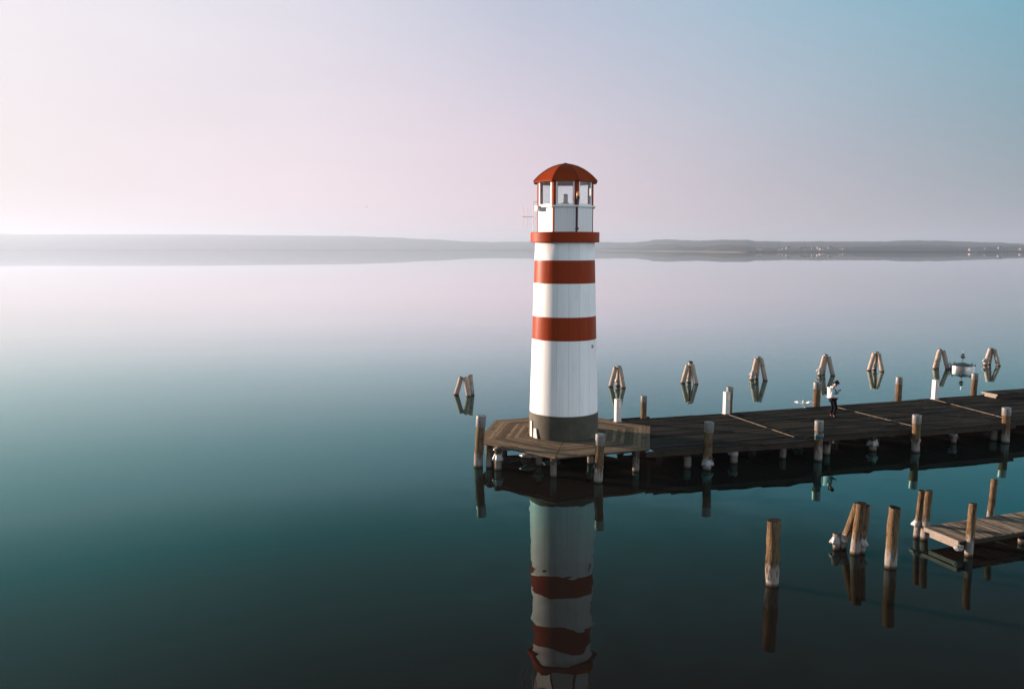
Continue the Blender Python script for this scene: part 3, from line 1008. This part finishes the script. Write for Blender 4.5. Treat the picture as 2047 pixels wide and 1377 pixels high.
# ------------------------------------------------------------------ raised landing on the pier's far side
ld = tag(empty('wooden_landing', W(21.4, 1.86, DECK), ANG), 'low raised wooden landing lying on the pier at the right edge', 'landing')
bm = bmesh.new()
for k in range(34):
    add_prism(bm, [(k * .25, 0), (k * .25 + .238, 0), (k * .25 + .238, .95), (k * .25, .95)], .20, .25 + random.uniform(0, .006))
mesh_obj('top_boards', bm, M['deck'], ld)
bm = bmesh.new(); add_box(bm, (-.022, .475, .195), (.04, .97, .09)); add_box(bm, (.06, .47, .075), (.08, .70, .12))
mesh_obj('end_board', bm, M['frostwood'], ld)
bm = bmesh.new()
for y_ in (.10, .85):
    add_box(bm, (4.3, y_, .10), (8.3, .10, .19))
mesh_obj('runner', bm, M['beam'], ld)

# ------------------------------------------------------------------ low dock in the foreground
DA = R(19.3)
dk = tag(empty('small_dock', (12.37, 23.07, 0), DA), 'low narrow dock of pale slats at the lower right', 'dock')
# local x along the dock, local y across (0 = far edge, -1.26 = near edge)
bm = bmesh.new()
k = 0
while k * .118 < 6.6:
    z1 = .46 + random.uniform(-.004, .004)
    add_prism(bm, [(k * .118, -1.26), (k * .118 + .086, -1.26), (k * .118 + .086, .02 + random.uniform(-.02, .03)), (k * .118, .02)], z1 - .04, z1)
    k += 1
mesh_obj('slats', bm, M['dockwood'], dk)
bm = bmesh.new(); add_box(bm, (-.035, -.64, .40), (.06, 1.22, .12), bevel=.006)
mesh_obj('end_board', bm, M['frostwood'], dk)
bm = bmesh.new(); add_box(bm, (.05, -.75, .26), (.12, 1.10, .13), bevel=.01)
mesh_obj('cross_beam', bm, M['frostwood'], dk)
for y_ in (-1.20, -.06):
    bm = bmesh.new(); add_box(bm, (3.3, y_, .355), (6.5, .07, .125))
    mesh_obj('side_beam', bm, M['beam'], dk)
for x_ in (2.6, 5.4):
    bm = bmesh.new(); add_box(bm, (x_, -.63, .225), (.10, 1.3, .12))
    mesh_obj('cross_beam', bm, M['beam'], dk)
    for y_ in (-1.1, -.15):
        bm = bmesh.new(); add_tube(bm, (x_, y_, -1.2), (x_, y_, .16), .09, .09, 12, 4, .06, x_ + y_)
        mesh_obj('support_pile', bm, M['pile'], dk)
bm = bmesh.new(); bmesh.ops.create_icosphere(bm, subdivisions=3, radius=.11)
for v_ in bm.verts: v_.co = v_.co * (1 + .4 * mnoise.noise(v_.co * 9)) ; v_.co.z *= .75
mesh_obj('ice_lump', bm, M['ice'], dk, True, loc=(-.03, -1.22, .235))
POSTS = [((12.31, 23.38), 1.47, .088, (.07, 0), 'slim wooden post, left one of the pair at the dock corner', 51, None),
         ((12.47, 23.24), 1.51, .112, (.06, 0), 'thicker wooden post, right one of the pair at the dock corner', 52, None),
         ((13.07, 21.92), 1.55, .108, (.02, 0), 'wooden post at the near front corner of the low dock', 53, None),
         ((14.93, 24.10), 1.62, .098, (.08, 0), 'wooden post on the far side of the low dock', 54, None),
         ((6.80, 19.95), 1.74, .172, (-.01, 0), 'thick lone wooden post with peeling white foot, foremost in the water', 55, None),
         ((10.44, 21.11), 1.70, .155, (.03, 0), 'wooden post with white lower half, standing right of the leaning posts', 56, None)]
for (xy, h, r, ln, lab, sd, ice) in POSTS:
    o = wood_post('wooden_post', (*xy, 0), h, r, ln, None, sd, wob=.19)
    tag(o, lab, 'post', 'uncapped wooden posts in the foreground water')
    if sd == 51:
        bm = bmesh.new(); ice_collar(bm, (.02, 0), r * 1.05, .40, 61, .6, .5)
        mesh_obj('ice_collar', bm, M['ice'], o)
    if sd == 55:       # splinters of bark peeling off the foot
        bm = bmesh.new()
        for q in range(14):
            a = random.uniform(2.2, 5.6); z0 = random.uniform(.12, .6)
            c0 = Vector((r * 1.05 * math.cos(a), r * 1.05 * math.sin(a), z0)); up = Vector((.02 * math.cos(a), .02 * math.sin(a), random.uniform(.08, .28)))
            add_tube(bm, c0, c0 + up, .008, .003, 5)
        mesh_obj('bark_splinters', bm, M['pile'], o)
# the leaning pair (two piles bolted together) and its third, behind
ls = tag(empty('leaning_piles', (9.94, 22.21, 0)), 'cluster of three wooden piles leaning right together beside an icy stump', 'piles', None)
for j, (bx, by, tx, ty, h, r) in enumerate(((-.05, -.10, .06, -.12, 1.50, .135), (.15, -.02, .24, .0, 1.40, .125), (-.26, .30, .02, .02, 1.42, .115))):
    bm = bmesh.new()
    d = Vector((tx - bx, ty - by, h))
    add_tube(bm, Vector((bx, by, 0)) - d * .8, (tx, ty, h), r * 1.04, r, 16, 16, .10, 70 + j, 0, 0, 1)
    o = mesh_obj('pile', bm, [M['post'], M['endgrain']], ls)
    if j > 0:
        bm = bmesh.new(); ice_collar(bm, (bx, by), r, .26, 75 + j * 2, -.3 if j == 1 else .2, .6)
        mesh_obj('ice_collar', bm, M['ice'], o)
st = wood_post('wooden_stump', (9.48, 22.45, 0), .46, .10, (.0, 0), None, 81, wob=.16)
tag(st, 'short broken stump ringed with white ice in the foreground water', 'stump')
bm = bmesh.new(); ice_collar(bm, (0, 0), .10, .20, 83, .25, .6)
mesh_obj('ice_collar', bm, M['ice'], st)

# ------------------------------------------------------------------ person
def skin_mesh(name, verts, edges, radii, root, mat, parent, sub=2):
    me = bpy.data.meshes.new(name + '_skeleton')
    me.from_pydata(verts, edges, [])
    o = bpy.data.objects.new(name + '_skeleton', me)
    COL.objects.link(o)
    o.modifiers.new('skin', 'SKIN').use_smooth_shade = True
    if not me.skin_vertices:
        bm_ = bmesh.new(); bm_.from_mesh(me); bm_.verts.layers.skin.verify(); bm_.to_mesh(me); bm_.free()
    for i, r in enumerate(radii):
        sv = me.skin_vertices[0].data[i]
        sv.radius = (r, r) if not isinstance(r, tuple) else r
        sv.use_root = (i == root)
    s = o.modifiers.new('sub', 'SUBSURF'); s.levels = sub; s.render_levels = sub
    bpy.context.view_layer.update()
    ev = o.evaluated_get(bpy.context.evaluated_depsgraph_get())
    out = bpy.data.meshes.new_from_object(ev)
    out.name = name
    bpy.data.objects.remove(o); bpy.data.meshes.remove(me)
    out.materials.clear(); out.materials.append(mat)
    for pl_ in out.polygons: pl_.use_smooth = True
    q = bpy.data.objects.new(name, out)
    COL.objects.link(q)
    q.parent = parent
    return q

pr = tag(empty('person', (15.02, 36.72, DECK + .005), R(4)), 'person in white padded vest and black trousers looking down at a phone', 'person')
V = [(0, 0, .90), (-.06, 0, 1.02), (-.11, 0, 1.18), (-.07, 0, 1.34), (.0, 0, 1.415), (.055, 0, 1.46),      # 0-5 pelvis..neck
     (.10, 0, 1.52), (.135, 0, 1.56), (.15, 0, 1.60),                                                       # 6-8 head
     (-.03, .17, 1.35), (-.02, .22, 1.12), (.20, .11, 1.19),                                               # 9-11 left arm
     (-.03, -.17, 1.35), (-.02, -.22, 1.12), (.20, -.11, 1.19),                                            # 12-14 right arm
     (.01, .10, .84), (.07, .10, .47), (-.02, .10, .10), (.02, .10, .05), (.15, .11, .04),                 # 15-19 left leg
     (.02, -.10, .84), (.11, -.10, .47), (.03, -.10, .10), (.07, -.10, .05), (.20, -.11, .04)]             # 20-24 right leg
E_ = [(0, 1), (1, 2), (2, 3), (3, 4), (4, 5), (5, 6), (6, 7), (7, 8), (3, 9), (9, 10), (10, 11), (3, 12), (12, 13), (13, 14),
      (0, 15), (15, 16), (16, 17), (17, 18), (18, 19), (0, 20), (20, 21), (21, 22), (22, 23), (23, 24)]
Rr = [.14, .14, .145, .14, .08, .055, .075, .098, .07, .065, .05, .036, .065, .05, .036, .095, .065, .045, .045, .03, .095, .065, .045, .045, .03]
body = skin_mesh('body', V, E_, Rr, 0, M['skin'], pr)
# face: nose, jaw line, eyes as small relief on the body's head are below a pixel; ears and nose kept
skin_mesh('hair', [(.085, 0, 1.575), (.13, 0, 1.615), (.175, 0, 1.64)], [(0, 1), (1, 2)], [.085, .098, .075], 1, M['hair'], pr)
skin_mesh('vest', [(-.005, 0, .93), (-.09, 0, 1.04), (-.15, 0, 1.17), (-.11, 0, 1.31), (-.03, 0, 1.40), (-.05, .16, 1.36), (-.05, -.16, 1.36)],
          [(0, 1), (1, 2), (2, 3), (3, 4), (3, 5), (3, 6)], [(.17, .19), (.19, .21), (.20, .215), (.165, .19), .085, .085, .085], 2, M['vest'], pr)
for s in (1, -1):
    skin_mesh('sleeve', [(-.03, .19 * s, 1.37), (-.005, .235 * s, 1.12), (.19, .13 * s, 1.185)], [(0, 1), (1, 2)], [.082, .072, .052], 0, M['sleeve'], pr)
    hx, hy, hz = .235, .085 * s, 1.215
    hv = [(.195, .115 * s, 1.19), (hx, hy, hz)]; he = [(0, 1)]; hr_ = [.028, .032]
    for f_, (dy, L_) in enumerate(((.030, .070), (.010, .080), (-.010, .075), (-.028, .058))):
        i0 = len(hv)
        hv += [(hx + .035, hy + dy * .9, hz + .01), (hx + .035 + L_ * .55, hy + dy, hz + .025), (hx + .035 + L_ * .8, hy + dy - .012 * s, hz + .055)]
        he += [(1, i0), (i0, i0 + 1), (i0 + 1, i0 + 2)]; hr_ += [.010, .009, .007]
    i0 = len(hv)
    hv += [(hx + .01, hy - .03 * s, hz + .025), (hx + .045, hy - .038 * s, hz + .055)]; he += [(1, i0), (i0, i0 + 1)]; hr_ += [.011, .008]
    skin_mesh('hand', hv, he, hr_, 0, M['skin'], pr, 1)
skin_mesh('trousers', [(0, 0, .93), (0, .085, .85), (.07, .10, .47), (-.015, .10, .12), (.01, -.085, .85), (.11, -.10, .47), (.035, -.10, .12)],
          [(0, 1), (1, 2), (2, 3), (0, 4), (4, 5), (5, 6)], [(.155, .15), .115, .085, .072, .115, .085, .072], 0, M['trousers'], pr)
for x0, y0, s in ((-.02, .10, 1), (.03, -.10, -1)):
    skin_mesh('boot', [(x0, y0, .17), (x0 - .005, y0, .07), (x0 + .09, y0 + .01 * s, .05), (x0 + .17, y0 + .015 * s, .045)], [(0, 1), (1, 2), (2, 3)],
              [.062, .066, .055, .042], 1, M['boot'], pr)
bm = bmesh.new(); bmesh.ops.create_icosphere(bm, subdivisions=2, radius=.018)
for v_ in bm.verts: v_.co.z *= 1.4
mesh_obj('nose', bm, M['skin'], body, True, loc=(.235, 0, 1.545))
for s in (1, -1):
    bm = bmesh.new(); bmesh.ops.create_icosphere(bm, subdivisions=2, radius=.03)
    for v_ in bm.verts: v_.co.y *= .4; v_.co.x *= .65
    mesh_obj('ear', bm, M['skin'], body, True, loc=(.125, .094 * s, 1.545))
    bm = bmesh.new(); bmesh.ops.create_icosphere(bm, subdivisions=1, radius=.011)
    mesh_obj('eye', bm, M['hair'], body, True, loc=(.222, .034 * s, 1.568))
bm = bmesh.new(); add_box(bm, (0, 0, 0), (.15, .075, .009), bevel=.003)
ph = mesh_obj('phone', bm, M['darkmetal'])
ph.location = Vector((15.02, 36.72, DECK + .005)) + Matrix.Rotation(R(4), 3, 'Z') @ Vector((.315, 0, 1.265))
ph.rotation_euler = (0, R(-32), R(4))
tag(ph, 'small dark phone held in both hands of the person', 'phone')

# ------------------------------------------------------------------ gull and far birds
def bird(name, mat, span, loc, rz, up=.25):
    o = empty(name, loc, rz)
    bm = bmesh.new()
    L = span * .42
    for (x0, r0), (x1, r1) in zip([(-.5, .02), (-.3, .06), (0, .10), (.28, .085)], [(-.3, .06), (0, .10), (.28, .085), (.5, .045)]):
        add_tube(bm, (x0 * L, 0, 0), (x1 * L, 0, .0), r0 * span * .8, r1 * span * .6, 8)
    bmesh.ops.remove_doubles(bm, verts=bm.verts[:], dist=.001)
    mesh_obj('body', bm, mat, o, True)
    bm = bmesh.new(); bmesh.ops.create_icosphere(bm, subdivisions=2, radius=span * .05)
    h_ = mesh_obj('head', bm, mat, o, True, loc=(L * .56, 0, span * .012))
    bm = bmesh.new(); add_tube(bm, (span * .04, 0, 0), (span * .085, 0, -.004), span * .012, span * .003, 6)
    mesh_obj('beak', bm, M['amber'], h_)
    for s in (1, -1):
        bm = bmesh.new()
        st_ = [(.02, 0.0, .24), (.22, up * .8, .26), (.36, up * .9, .20), (.50, up * .55, .05)]
        prev_ = None
        for y_, z_, ch in st_:
            q = [bm.verts.new((L * .2 - ch * span * k, s * y_ * span, z_ * span + dz)) for k, dz in ((0, 0), (.4, .012 * span), (1, 0), (.4, -.008 * span))]
            if prev_:
                for i in range(4): bm.faces.new((prev_[i], prev_[(i + 1) % 4], q[(i + 1) % 4], q[i]))
            else: bm.faces.new(q)
            prev_ = q
        bm.faces.new(list(reversed(prev_)))
        mesh_obj('wing', bm, mat, o)
    bm = bmesh.new(); add_prism(bm, [(-.48 * L, -.02 * span), (-.48 * L, .02 * span), (-.85 * L, .07 * span), (-.85 * L, -.07 * span)], -.006 * span, .006 * span)
    mesh_obj('tail', bm, mat, o)
    return o
g = bird('gull', M['feather'], .95, (14.55, 39.05, 1.03), R(80), .22)
g.rotation_euler = (R(0), R(-34), R(84))
tag(g, 'white gull flying low over the water left of the person', 'gull')
b1 = bird('flying_bird', M['darkbird'], .55, (-36.0, 200, 8.7 + 200 * .0525), R(20))
tag(b1, 'tiny dark bird in the sky over the left hills', 'bird', 'far birds in the sky')
b2 = bird('flying_bird', M['darkbird'], .5, (-3.6, 180, 8.7 + 180 * .0575), R(70))
tag(b2, 'tiny dark bird in the sky just left of the lighthouse', 'bird', 'far birds in the sky')
